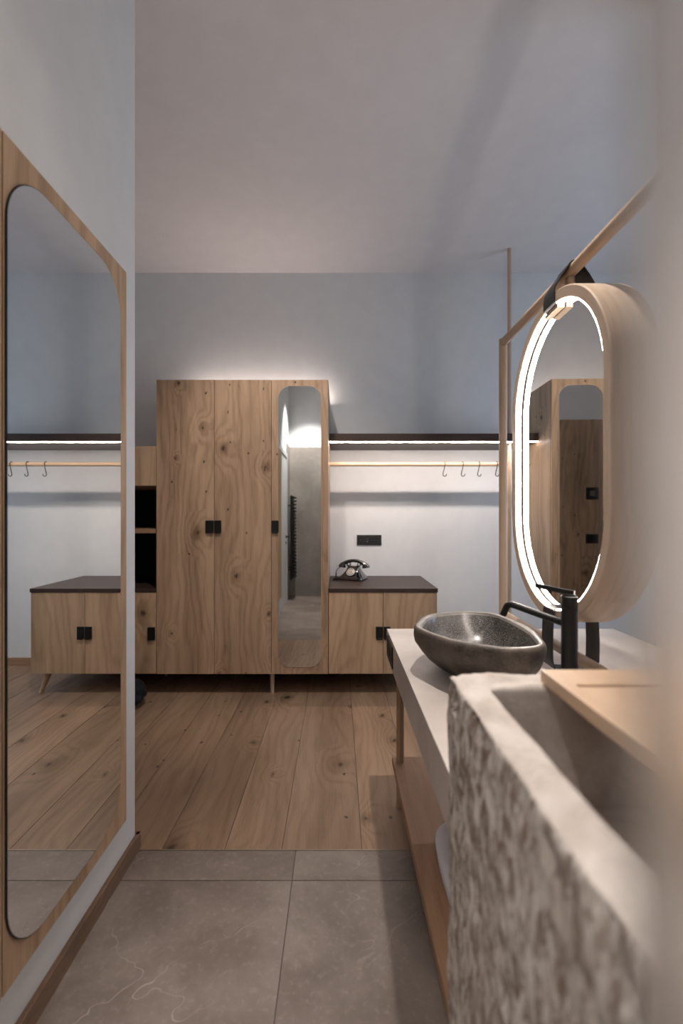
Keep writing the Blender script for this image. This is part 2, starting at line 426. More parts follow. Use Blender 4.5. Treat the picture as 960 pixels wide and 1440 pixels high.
# ------------------------------------------------------------------ cabinets
def handle(parent, x0, x1, zc, name='handle', h=.084):
    bm = bmesh.new()
    bm_box(bm, x0, x1, YF-.012, YF-.0005, zc-h/2, zc+h/2, .0015)
    bm_box(bm, x0+.004, x1-.004, YF-.017, YF-.012, zc-h/2-.004, zc-h/2+.006, .001)
    return link(name, bm, M['black'], parent)
def tapered_leg(parent, x, y, h, dx=0, dy=0, mat=None, r0=.017, r1=.012):
    bm = bmesh.new(); bm_tube(bm, [(x, y, h), (x+dx, y+dy, 0)], [r0, r1], 18)
    return link('leg', bm, mat or M['oak_plain'], parent, 40)

# wardrobe
WX0, WX1, WZ = -1.257, -.0664, 2.19
t = thing('wardrobe', 'tall knotty oak three-door wardrobe with a narrow mirror on its right door', 'wardrobe', (-.66, 3.45, 0))
WZ0_ = .153
bm = bmesh.new()
bm_box(bm, WX0, WX0+.02, YF+.022, YB-.02, WZ0_, WZ); bm_box(bm, WX1-.02, WX1, YF+.022, YB-.02, WZ0_, WZ)
bm_box(bm, WX0+.02, WX1-.02, YF+.022, YB-.02, WZ-.02, WZ); bm_box(bm, WX0+.02, WX1-.02, YF+.022, YB-.02, WZ0_, WZ0_+.02)
bm_box(bm, WX0+.02, WX1-.02, YB-.035, YB-.02, WZ0_+.02, WZ-.02)
link('body', bm, M['oak'], t)
dx = [WX0, -.856, -.460, WX1]
doors = []
for i in range(3):
    bm = bmesh.new(); bm_box(bm, dx[i]+.0015, dx[i+1]-.0015, YF, YF+.020, WZ0_, WZ, .0012)
    d = link('door', bm, M['oak'], t, origin=(dx[i], YF, WZ0_)); doors.append(d)
handle(doors[0], -.914, -.8585, 1.174); handle(doors[1], -.8535, -.806, 1.174); handle(doors[2], -.4575, -.409, 1.174)
bm = bmesh.new(); bm_prism(bm, rrect(-.4145, -.1145, .2005, 2.1475, .088, 12), 'Y', YF-.0002, YF-.0035); link('mirror_edge', bm, M['pale_z'], doors[2])
bm = bmesh.new(); bm_prism(bm, rrect(-.4125, -.1165, .2025, 2.1455, .086, 12), 'Y', YF-.0035, YF-.0040); link('mirror_glass', bm, M['mirror'], doors[2])
for x in (-1.2, -.463, -.12):
    if x == -.463: tapered_leg(t, x, 3.21, WZ0_, 0, 0, M['pale_z'])
    tapered_leg(t, x, 3.70, WZ0_)
bm = bmesh.new(); bm_box(bm, WX0+.06, WX1-.03, YB-.085, YB-.065, WZ, WZ+.010)
o = link('light_strip', bm, M['led_top'], t); o['label'] = 'glowing strip light on the wardrobe top'

# low cabinet to the right
CX0, CX1 = WX1+.002, .687
t = thing('low_cabinet', 'low two-door oak cabinet with dark top, right of the wardrobe', 'cabinet', (.31, 3.45, 0))
bm = bmesh.new()
bm_box(bm, CX0, CX0+.018, YF+.022, YB-.02, .155, .718); bm_box(bm, CX1-.018, CX1, YF+.022, YB-.02, .155, .718)
bm_box(bm, CX0+.018, CX1-.018, YF+.022, YB-.02, .155, .175); bm_box(bm, CX0+.018, CX1-.018, YB-.035, YB-.02, .175, .718)
link('body', bm, M['oak_plain'], t)
for x0, x1, hx in ((CX0, .3125, (.262, .309)), (.3125, CX1, (.316, .362))):
    bm = bmesh.new(); bm_box(bm, x0+.0015, x1-.0015, YF, YF+.020, .155, .717, .0012)
    d = link('door', bm, M['oak_plain'], t, origin=(x0, YF, .155)); handle(d, hx[0], hx[1], .440)
bm = bmesh.new(); bm_box(bm, CX0, CX1+.004, YF-.006, YB-.001, .7185, .7455, .0015)
o = link('worktop', bm, M['smoked'], t); o['label'] = 'dark brown wooden top'
tapered_leg(t, .60, 3.22, .155, .055, -.01, r0=.022, r1=.013); tapered_leg(t, .03, 3.60, .155, -.0, -.01); tapered_leg(t, .60, 3.70, .155, .05, .01, r0=.022, r1=.013); tapered_leg(t, .03, 3.70, .155)

# shelf cabinet to the left
LX0, LX1 = -2.05, WX0-.002
t = thing('shelf_cabinet', 'oak cabinet with dark open shelves, left of the wardrobe behind the partition', 'cabinet', (-1.65, 3.45, 0))
bm = bmesh.new()
bm_box(bm, LX0, LX0+.018, YF+.022, YB-.02, .155, .718); bm_box(bm, LX1-.018, LX1, YF+.022, YB-.02, .155, .718)
bm_box(bm, LX0+.018, LX1-.018, YF+.022, YB-.02, .155, .175)
link('body', bm, M['oak_plain'], t)
for x0, x1 in ((LX0, -1.655), (-1.655, LX1)):
    bm = bmesh.new(); bm_box(bm, x0+.0015, x1-.0015, YF, YF+.020, .155, .717, .0012)
    d = link('door', bm, M['oak_plain'], t, origin=(x0, YF, .155)); handle(d, x1-.054, x1-.004, .436)
bm = bmesh.new(); bm_box(bm, LX0, LX1, YF-.004, YB-.001, .7185, .7455, .0015); o = link('worktop', bm, M['smoked'], t); o['label'] = 'dark brown wooden top'
bm = bmesh.new(); bm_box(bm, LX0, LX1, YF, YB-.02, 1.457, 1.73, .0015); link('overhead_box', bm, M['oak_plain'], t)
bm = bmesh.new(); bm_box(bm, LX0+.02, LX1-.004, YF, YB-.04, 1.127, 1.157, .0015); link('shelf', bm, M['oak_x'], t)
bm = bmesh.new(); bm_box(bm, LX0, LX1, YB-.038, YB-.022, .7460, 1.4565); bm_box(bm, LX0, LX0+.018, YF+.01, YB-.04, .7460, 1.4565); bm_box(bm, LX1-.003, LX1, YF+.004, YB-.04, .7460, 1.4565)
o = link('niche_lining', bm, M['void'], t); o['label'] = 'black lining of the open shelves'
for x in (LX0+.08, LX1-.08):
    for y in (3.55, 3.74): tapered_leg(t, x, y, .155)

# ------------------------------------------------------------------ wall shelf, rail and hooks
SX0, SX1 = WX1+.004, 1.60
t = thing('wall_shelf', 'long dark brown wall shelf with a glowing light strip under its front edge', 'shelf', (.6, YB, 1.79))
bm = bmesh.new(); bm_box(bm, SX0, SX1, 3.36, YB-.001, 1.797, 1.856, .001)
link('shelf_board', bm, M['smoked'], t)
bm = bmesh.new(); bm_box(bm, SX0+.002, SX1-.01, 3.366, 3.380, 1.7925, 1.7968)
o = link('light_strip', bm, M['led_shelf'], t); o['label'] = 'glowing strip light'
RY, RZ = 3.533, 1.6485
t = thing('clothes_rail', 'pale round wooden clothes rail below the dark wall shelf', 'rail', (.6, RY, RZ))
bm = bmesh.new(); bm_tube(bm, [(SX0-.003, RY, RZ), (SX1, RY, RZ)], .0165, 20); link('rod', bm, M['pale_x'], t, 40)
for x in (SX1-.04,):
    bm = bmesh.new(); bm_tube(bm, [(x, RY, RZ+.015), (x, RY, 1.7968)], .006, 12); link('bracket', bm, M['black'], t, 40)
# S hooks
def hook_bm():
    pts = []
    R = .0195
    for k in range(13):                       # upper loop, over the rail
        a = math.radians(-35 + 215*k/12); pts.append((0.0, R*math.cos(a), R*math.sin(a)))
    pts = [(.000, p[1], p[2]) for p in pts]
    # shank down and lower loop, curling sideways to the viewer
    x, y, z = pts[-1]
    pts += [(-.003, -R, -.02), (-.010, -R, -.05), (-.016, -R, -.075)]
    for k in range(1, 10):
        a = math.radians(180 + 190*k/9); pts.append((-.003 + .0135*math.cos(a), -R, -.080 + .0135*math.sin(a)*1.1))
    bm = bmesh.new(); bm_tube(bm, pts, .0032, 10); return bm
hook_labels = ['black metal hook on the pale rail, farthest left, nearest the dark shadow band', 'black metal hook on the pale rail, second from the left of the four',
               'black metal hook on the pale rail, third from the left of the four', 'black metal hook on the pale rail, right beside the vertical wooden post']
src = None
for i, x in enumerate((.827, .968, 1.094, 1.232)):
    if src is None: src = o = link('rail_hook', hook_bm(), M['black'], None, 60)
    else: o = src.copy(); COL.objects.link(o)
    o.location = (x, RY, RZ); o.rotation_euler = (0, 0, 0)
    tag(o, hook_labels[i], 'hook', 'hooks on the clothes rail')

# ------------------------------------------------------------------ wall outlet plate
t = thing('outlet_plate', 'wide black outlet plate on the white wall above the telephone', 'outlet', (.261, YB, 1.045))
bm = bmesh.new(); bm_box(bm, .158, .364, YB-.010, YB-.0005, 1.002, 1.088, .003); link('cover', bm, M['black'], t)
bm = bmesh.new()
for k in range(6): bm_box(bm, .178+.0275*k, .203+.0275*k, YB-.0125, YB-.010, 1.021, 1.069, .001)
link('insert', bm, M['black_soft'], t)
for a, b_ in ((.187, 1.052), (.194, 1.052), (.1905, 1.040), (.214, 1.052), (.222, 1.052), (.218, 1.036), (.273, 1.045), (.3005, 1.045), (.328, 1.045)):
    bm = bmesh.new(); bm_tube(bm, [(a, YB-.0125, b_), (a, YB-.0135, b_)], .0027, 10); link('socket_hole', bm, M['grey_plastic'], t)
for z0, z1 in ((1.030, 1.038), (1.050, 1.055)):
    bm = bmesh.new(); bm_box(bm, .237, .253, YB-.0135, YB-.0125, z0, z1); link('port', bm, M['grey_plastic'], t)

# ------------------------------------------------------------------ telephone
def make_phone():
    base = Vector((.120, 3.60, .7455))
    t = thing('telephone', 'old-fashioned black rotary telephone on the dark cabinet top', 'telephone', tuple(base))
    Rz = Matrix.Rotation(math.radians(-22), 4, 'Z')
    def fin(bm, name, mat, parent=t, sm=45):
        bmesh.ops.recalc_face_normals(bm, faces=bm.faces[:])
        bmesh.ops.transform(bm, matrix=Rz, verts=bm.verts[:])
        me = bpy.data.meshes.new(name); bm.to_mesh(me); bm.free(); me.materials.append(mat)
        for p in me.polygons: p.use_smooth = True
        me.set_sharp_from_angle(angle=math.radians(sm))
        o = bpy.data.objects.new(name, me); COL.objects.link(o); o.parent = parent; o['_w'] = tuple(base); return o
    # body: stacked rounded rectangles, concave flare
    bm = bmesh.new(); rings = []
    prof = [(0, .094, .082, 0), (.006, .100, .088, 0), (.022, .099, .087, 0), (.030, .092, .080, .002), (.045, .076, .066, .008), (.065, .060, .052, .014), (.085, .050, .040, .018), (.100, .046, .034, .020), (.108, .040, .028, .020)]
    for z, a, b_, off in prof:
        rings.append([bm.verts.new((u, v+off, z)) for u, v in rrect(-a, a, -b_, b_, min(a, b_)*.45, 6)])
    n = len(rings[0])
    for i in range(len(rings)-1):
        for k in range(n): bm.faces.new((rings[i][k], rings[i][(k+1) % n], rings[i+1][(k+1) % n], rings[i+1][k]))
    bm.faces.new(rings[0][::-1]); bm.faces.new(rings[-1])
    body = fin(bm, 'body', M['gloss'])
    # cradle forks
    for s in (-1, 1):
        bm = bmesh.new()
        bm_box(bm, s*.043-.011, s*.043+.011, -.014, .052, .103, .112, .003)
        for y in (-.012, .050): bm_tube(bm, [(s*.043, y, .106), (s*.043, y*1.05, .128)], [.007, .004], 10)
        fin(bm, 'cradle_fork', M['gloss'])
    # handset
    bm = bmesh.new(); pts = []; rr = []
    for k in range(17):
        u = -1 + 2*k/16; pts.append((u*.093, .02, .146 - .030*u*u)); rr.append(.0135 + .004*u*u)
    bm_tube(bm, pts, rr, 16)
    for s in (-1, 1):
        bm_tube(bm, [(s*.090, .02, .122), (s*.096, .02, .108), (s*.100, .02, .098), (s*.101, .02, .092)], [.020, .027, .032, .030], 20)
    hs = fin(bm, 'handset', M['gloss'])
    # dial on the sloping front
    c = Vector((0, -.052, .062)); nrm = Vector((0, -.78, .62)).normalized(); up = Vector((0, .62, .78)); rt = Vector((1, 0, 0))
    bm = bmesh.new(); bm_tube(bm, [c - nrm*.012, c + nrm*.004], .037, 28); fin(bm, 'dial_mount', M['gloss'])
    bm = bmesh.new(); bm_tube(bm, [c + nrm*.004, c + nrm*.006], .033, 28); dial = fin(bm, 'dial', M['dial'])
    bm = bmesh.new()
    for k in range(10):
        a = math.radians(60 + 29*k); p = c + (rt*math.cos(a)+up*math.sin(a))*.0245; bm_tube(bm, [p + nrm*.006, p + nrm*.0072], .0046, 10)
    fin(bm, 'finger_holes', M['gloss'], dial)
    bm = bmesh.new(); bm_tube(bm, [c + nrm*.006, c + nrm*.0085], .013, 20); fin(bm, 'dial_centre', M['chrome'], dial)
    # cord from the handset down to the top and round to the body
    bm = bmesh.new()
    way = [Vector(p) for p in ((-.100, .02, .100), (-.122, .0, .085), (-.135, -.02, .060), (-.132, -.035, .025), (-.125, -.045, .009), (-.100, -.06, .007), (-.085, -.085, .007), (-.108, -.100, .007), (-.135, -.085, .007), (-.125, -.055, .012), (-.098, -.02, .012))]
    def cr(t_):
        i = min(int(t_), len(way)-2); u = t_-i; P = [way[max(0, min(len(way)-1, i+j))] for j in (-1, 0, 1, 2)]
        return .5*((2*P[1]) + (-P[0]+P[2])*u + (2*P[0]-5*P[1]+4*P[2]-P[3])*u*u + (-P[0]+3*P[1]-3*P[2]+P[3])*u**3)
    pts = [cr((len(way)-1)*k/90) for k in range(91)]
    bm_tube(bm, pts, [.0032 if k < 22 else .0055 for k in range(91)], 8); fin(bm, 'cord', M['black_soft'], t, 60)
make_phone()

# ------------------------------------------------------------------ wash stand
KX0, KX1, KY0, KY1, KZ = .214, 1.21, .850, 2.0, .753
t = thing('wash_stand', 'pale stone wash counter on wooden legs with a low oak shelf', 'counter', (.71, 1.45, 0))
bm = bmesh.new(); bm_box(bm, KX0, KX1, KY0, KY1, .636, KZ, .0015); link('countertop', bm, M['counter'], t)
bm = bmesh.new(); bm_box(bm, .2375, 1.17, KY0+.005, KY1, .158, .19, .002); link('shelf', bm, M['oak_y'], t)
for x in (.268, 1.14):
    for y in (1.961, .90):
        bm = bmesh.new(); bm_tube(bm, [(x, y, 0), (x, y, .1575)], .0165, 18); bm_tube(bm, [(x, y, .1905), (x, y, .6355)], .0165, 18); link('leg', bm, M['oak_plain'], t, 40)
bm = bmesh.new(); bm_box(bm, KX0-.005, KX0-.0003, 1.765, 1.955, .652, .738, .002)
sk = link('socket_plate', bm, M['black'], t); sk['label'] = 'black outlet strip in the counter edge'
for k in range(3):
    bm = bmesh.new(); bm_tube(bm, [(KX0-.005, 1.800+.06*k, .695), (KX0-.0065, 1.800+.06*k, .695)], .020, 18)
    link('socket_face', bm, M['black_soft'], sk, 40)

# wooden frame standing on the counter
PX, PR = .71, .0165
ZT, ZB = 1.993, .828
t = thing('hanging_frame', 'wooden frame of round posts and rails standing along the counter', 'frame', (PX, 1.959, KZ))
bm = bmesh.new(); bm_tube(bm, [(PX, 1.959, KZ), (PX, 1.959, ZT+.016)], PR, 20); link('post', bm, M['pale_z'], t, 40)
bm = bmesh.new(); bm_tube(bm, [(PX, .895, KZ), (PX, .895, ZT+.016)], PR, 20); link('post', bm, M['pale_z'], t, 40)
bm = bmesh.new(); bm_tube(bm, [(PX, .9120, ZT), (PX, 1.942, ZT)], .0175, 20); link('rail', bm, M['pale_y'], t, 40)
bm = bmesh.new(); bm_tube(bm, [(PX, .9120, ZB), (PX, 1.942, ZB)], .0175, 20); link('rail', bm, M['pale_y'], t, 40)
t2 = link('ceiling_pole', (lambda b: (bm_tube(b, [(1.307, 3.47, 0), (1.307, 3.47, ZC-.001)], .0150, 18), b)[1])(bmesh.new()), M['pale_z'], None, 40, origin=(1.307, 3.47, 0))
tag(t2, 'thin round wooden pole from floor to ceiling behind the hanging frame', 'pole')

# ------------------------------------------------------------------ lit oval mirror
MY0, MY1, MZ0, MZ1 = 1.075, 1.712, .932, 1.9225
MX0, MX1 = .650, .770
R = (MY1-MY0)/2; MYC = (MY0+MY1)/2
def stadium(off, n=36):
    """(y, z, arc length) round the stadium, offset inward"""
    r = R-off; pts = []; zt, zb = MZ1-R, MZ0+R
    s = 0
    for k in range(n+1): a = PI*k/n; pts.append((MYC + r*math.cos(a), zt + r*math.sin(a)))
    for k in range(1, 8): pts.append((MYC - r, zt + (zb-zt)*k/8))
    for k in range(n+1): a = PI + PI*k/n; pts.append((MYC + r*math.cos(a), zb + r*math.sin(a)))
    for k in range(1, 8): pts.append((MYC + r, zb + (zt-zb)*k/8))
    return pts
def ring_bm(profile, uv=False, seglen=6):
    """profile: closed list of (offset inward, x); sweeps it round the stadium"""
    bm = bmesh.new(); rings = [[bm.verts.new((x, p[0], p[1])) for p in stadium(o)] for o, x in profile]
    n = len(rings[0]); m = len(rings)
    ul = bm.loops.layers.uv.new('UVMap') if uv else None
    ref = stadium(.02); acc = [0]
    for k in range(n): a, b_ = ref[k], ref[(k+1) % n]; acc.append(acc[-1] + math.hypot(a[0]-b_[0], a[1]-b_[1]))
    cuts = [0, 9, 27, 36+4+4, 36+8+9, 36+8+27, n-4]   # joints between the wooden segments
    v_acc = [0]
    for j in range(m): a, b_ = profile[j], profile[(j+1) % m]; v_acc.append(v_acc[-1] + math.hypot(a[0]-b_[0], a[1]-b_[1]))
    for j in range(m):
        A, B = rings[j], rings[(j+1) % m]
        for k in range(n):
            f = bm.faces.new((A[k], A[(k+1) % n], B[(k+1) % n], B[k]))
            if uv:
                sgi = sum(1 for c in cuts if k >= c)
                for l, (u, v) in zip(f.loops, ((acc[k], v_acc[j]), (acc[k+1], v_acc[j]), (acc[k+1], v_acc[j+1]), (acc[k], v_acc[j+1]))): l[ul].uv = (u + sgi*5.3, v + sgi*1.7)
    return bm
t = thing('oval_mirror', 'oval wood-framed mirror with glowing light ring, hung from the wooden rail', 'mirror', (PX, MYC, MZ0))
W_, B_ = .034, .003
prof = [(B_, MX0), (0, MX0+B_), (0, MX1-B_), (B_, MX1), (W_-B_, MX1), (W_, MX1-B_), (W_, MX0+B_), (W_-B_, MX0)]
link('frame', ring_bm(prof, True), M['pale_uv'], t, 35)
for a, b_ in ((.6530, .6695),):
    o = link('light_strip', ring_bm([(W_+.0003, a), (W_+.002, a), (W_+.002, b_), (W_+.0003, b_)]), M['led_ring'], t, 35); o['label'] = 'glowing white light band'
    o = link('light_strip', ring_bm([(W_+.0003, 2*PX-a), (W_+.002, 2*PX-a), (W_+.002, 2*PX-b_), (W_+.0003, 2*PX-b_)]), M['led_ring'], t, 35); o['label'] = 'glowing white light band'
for a, b_ in ((.6705, .6745), (2*PX-.6745, 2*PX-.6705)):
    o = link('divider', ring_bm([(W_+.0003, a), (W_+.0035, a), (W_+.0035, b_), (W_+.0003, b_)]), M['smoked'], t, 35); o['label'] = 'thin brown line between the light bands'
for a, b_ in ((.675, .684), (.736, .745)):
    bm = bmesh.new(); bm_prism(bm, stadium(W_-.001), 'X', a, b_); link('mirror_glass', bm, M['mirror'], t)
bm = bmesh.new(); bm_tube(bm, [(PX, MYC, MZ1-.003), (PX, MYC, ZT-.0165)], .014, 16); link('hanger', bm, M['pale_z'], t, 40)
bm = bmesh.new(); bm_tube(bm, [(PX, MYC, ZB+.0165), (PX, MYC, MZ0+.003)], .014, 16); link('hanger', bm, M['pale_z'], t, 40)
def strap(pts, y0, y1, th=.003, name='strap'):
    """closed or open leather band: pts in (x, z), extruded over y"""
    bm = bmesh.new(); n = len(pts); L_, R_ = [], []
    nr = []
    for i in range(n):
        a = Vector(pts[max(0, i-1)]); b2 = Vector(pts[min(n-1, i+1)]); d = (b2-a).normalized(); nr.append(Vector((-d.y, d.x)))
    rows = []
    for y in (y0, y1):
        rows.append([[bm.verts.new((p[0]+nr[i].x*s*th/2, y, p[1]+nr[i].y*s*th/2)) for i, p in enumerate(pts)] for s in (-1, 1)])
    (a0, a1), (b0, b1) = rows
    for i in range(n-1):
        bm.faces.new((a0[i], a0[i+1], b0[i+1], b0[i])); bm.faces.new((a1[i], b1[i], b1[i+1], a1[i+1]))
        bm.faces.new((a0[i], a1[i], a1[i+1], a0[i+1])); bm.faces.new((b0[i], b0[i+1], b1[i+1], b1[i]))
    for i in (0, n-1): bm.faces.new((a0[i], b0[i], b1[i], a1[i]))
    o = link(name, bm, M['black_soft'], t, 40); o['label'] = 'black leather strap'
    return o
zin = MZ1-W_-.0045
arc = [(PX + .0205*math.cos(math.radians(a)), ZT + .0205*math.sin(math.radians(a))) for a in range(170, 5, -15)]
up = [(.672, zin), (.652, zin), (.6465, zin+.004), (.6455, MZ1-.012), (.648, MZ1+.010), (.668, MZ1+.045)] + arc + [(.752, MZ1+.045), (.772, MZ1+.010), (.7745, MZ1-.012), (.7735, zin+.004), (.768, zin), (.748, zin)]
strap(up, MYC-.036, MYC+.036)
zi2 = MZ0+W_+.0045
half = [(.672, zi2), (.652, zi2), (.6465, zi2-.004), (.6440, MZ0+.01), (.6425, MZ0-.02), (.641, .870), (.642, .815), (.647, .792), (.660, .783), (.690, .781)]
dn = half + [(2*PX-a, b_) for a, b_ in half[::-1]]
strap(dn, MYC-.036, MYC+.036)
bm = bmesh.new(); bm_box(bm, .652, .673, MYC-.045, MYC+.045, zin-.016, zin-.0025, .002); o = link('clamp_block', bm, M['pale_y'], t)
o['label'] = 'small wooden clamp block inside the ring'

t.rotation_euler = (0, 0, math.radians(-.83))   # it hangs very slightly turned

# ------------------------------------------------------------------ stone basin
def catmull(P, n):
    out = []; m = len(P)
    for i in range(m):
        p0, p1, p2, p3 = (Vector(P[(i+j) % m]) for j in (-1, 0, 1, 2))
        for k in range(n):
            u = k/n; out.append(.5*((2*p1)+(-p0+p2)*u+(2*p0-5*p1+4*p2-p3)*u*u+(-p0+3*p1-3*p2+p3)*u**3))
    return out
def make_basin():
    rim = [(.243, 1.44), (.262, 1.51), (.292, 1.575), (.358, 1.645), (.47, 1.675), (.556, 1.645), (.590, 1.54), (.600, 1.431), (.588, 1.32), (.562, 1.235), (.505, 1.198), (.425, 1.204), (.336, 1.258), (.288, 1.325), (.256, 1.385)]
    out = catmull(rim, 8); c = Vector((.435, 1.44)); n = len(out); H = .147
    t = thing('stone_basin', 'dark grey hollowed river-stone basin on the pale counter', 'basin', (c.x, c.y, KZ))
    def build(name, layers, mat, closed_last, amp, seed, lip=()):
        bm = bmesh.new(); rings = []
        for (s, z, inset, sx) in layers:
            ring = []
            for i, p in enumerate(out):
                d = p - c; L0 = d.length; dd = d.normalized()
                q = c + dd*(L0*s - inset) + Vector((sx, 0))
                v = Vector((q.x, q.y, KZ+z))
                tilt = 0
                nz = noise.noise(v*9 + Vector((seed, 0, 0)))*amp + noise.noise(v*28)*amp*.35
                if z > .004: v += Vector((dd.x, dd.y, 0))*nz
                if z > .1: v.z += noise.noise(v*7)*.003
                ring.append(bm.verts.new(v))
            rings.append(ring)
        for a in range(len(rings)-1):
            for k in range(n): bm.faces.new((rings[a][k], rings[a][(k+1) % n], rings[a+1][(k+1) % n], rings[a+1][k])).material_index = 1 if a in lip else 0
        bm.faces.new(rings[-1]) if closed_last else None
        if not closed_last: bm.faces.new(rings[0])
        return link(name, bm, [mat, M['basin_lip']], t, 80)
    outer = [(.50, 0, 0, .02), (.58, .006, 0, .02), (.70, .024, 0, .015), (.82, .046, 0, .01), (.92, .072, 0, .005), (.99, .100, 0, 0), (1.015, .120, 0, 0), (1.012, .136, 0, 0), (1.0, .144, 0, 0), (1.0, .1475, .006, 0), (1.0, .1475, .015, 0), (1.0, .145, .020, 0)]
    o = build('bowl', outer, M['basin_out'], False, .006, 3, (9, 10))
    inner = [(1.0, .1452, .0195, 0), (1.0, .138, .024, 0), (.97, .118, .024, 0), (.91, .092, .022, 0), (.80, .064, .02, 0), (.64, .042, .015, 0), (.44, .029, .01, 0), (.22, .0235, 0, 0), (.08, .022, 0, 0)]
    o = build('bowl_interior', inner, M['basin_in'], True, .003, 3, (0,)); o['label'] = 'polished speckled dark interior'
    bm = bmesh.new(); bm_tube(bm, [(c.x, c.y, KZ+.0225), (c.x, c.y, KZ+.0265)], .022, 24); link('drain', bm, M['chrome'], t, 40)
make_basin()

# ------------------------------------------------------------------ tap
FX, FY = .600, 1.18
t = thing('basin_tap', 'tall matt black single-lever tap beside the stone basin', 'tap', (FX, FY, KZ))
bm = bmesh.new(); bm_tube(bm, [(FX, FY, KZ), (FX, FY, KZ+.004), (FX, FY, KZ+.0045), (FX, FY, 1.012)], [.025, .025, .0198, .0198], 32); link('body', bm, M['black'], t, 40)
bm = bmesh.new(); bm_tube(bm, [(FX, FY, 1.0135), (FX, FY, 1.040), (FX, FY, 1.0425)], [.0198, .0198, .0175], 32); link('cap', bm, M['black'], t, 40)
E = Vector((.493, 1.33, .996)); S = Vector((FX, FY, .966)); d = (E-S)
pts = [S + d*k/6 for k in range(6)]
dn_ = Vector((-.25, .30, -1)).normalized(); dh = d.normalized()
for k in range(0, 8):
    a = k/7*PI/2*.8; pts.append(E - dh*.022 + dh*.026*math.sin(a) + Vector((0, 0, -1))*.026*(1-math.cos(a)))
last = pts[-1]; pts.append(last + (pts[-1]-pts[-2]).normalized()*.022)
bm = bmesh.new(); bm_tube(bm, pts, .0095, 20); link('spout', bm, M['black'], t, 50)
bm = bmesh.new()
l0 = Vector((FX, FY, 1.0455)); l1 = Vector((.535, 1.232, 1.055)); dd = (l1-l0).normalized(); sd = Vector((dd.y, -dd.x, 0)).normalized()*.007
vs = []
for p in (l0 - dd*.012, l1):
    for s in (-1, 1):
        for z in (0, .012): vs.append(bm.verts.new(p + sd*s + Vector((0, 0, z))))
for f in ((0, 1, 3, 2), (4, 6, 7, 5), (0, 4, 5, 1), (2, 3, 7, 6), (0, 2, 6, 4), (1, 5, 7, 3)): bm.faces.new([vs[i] for i in f])
bm_tube(bm, [(FX, FY, 1.0425), (FX, FY, 1.0470)], .015, 20)
link('lever', bm, M['black'], t)

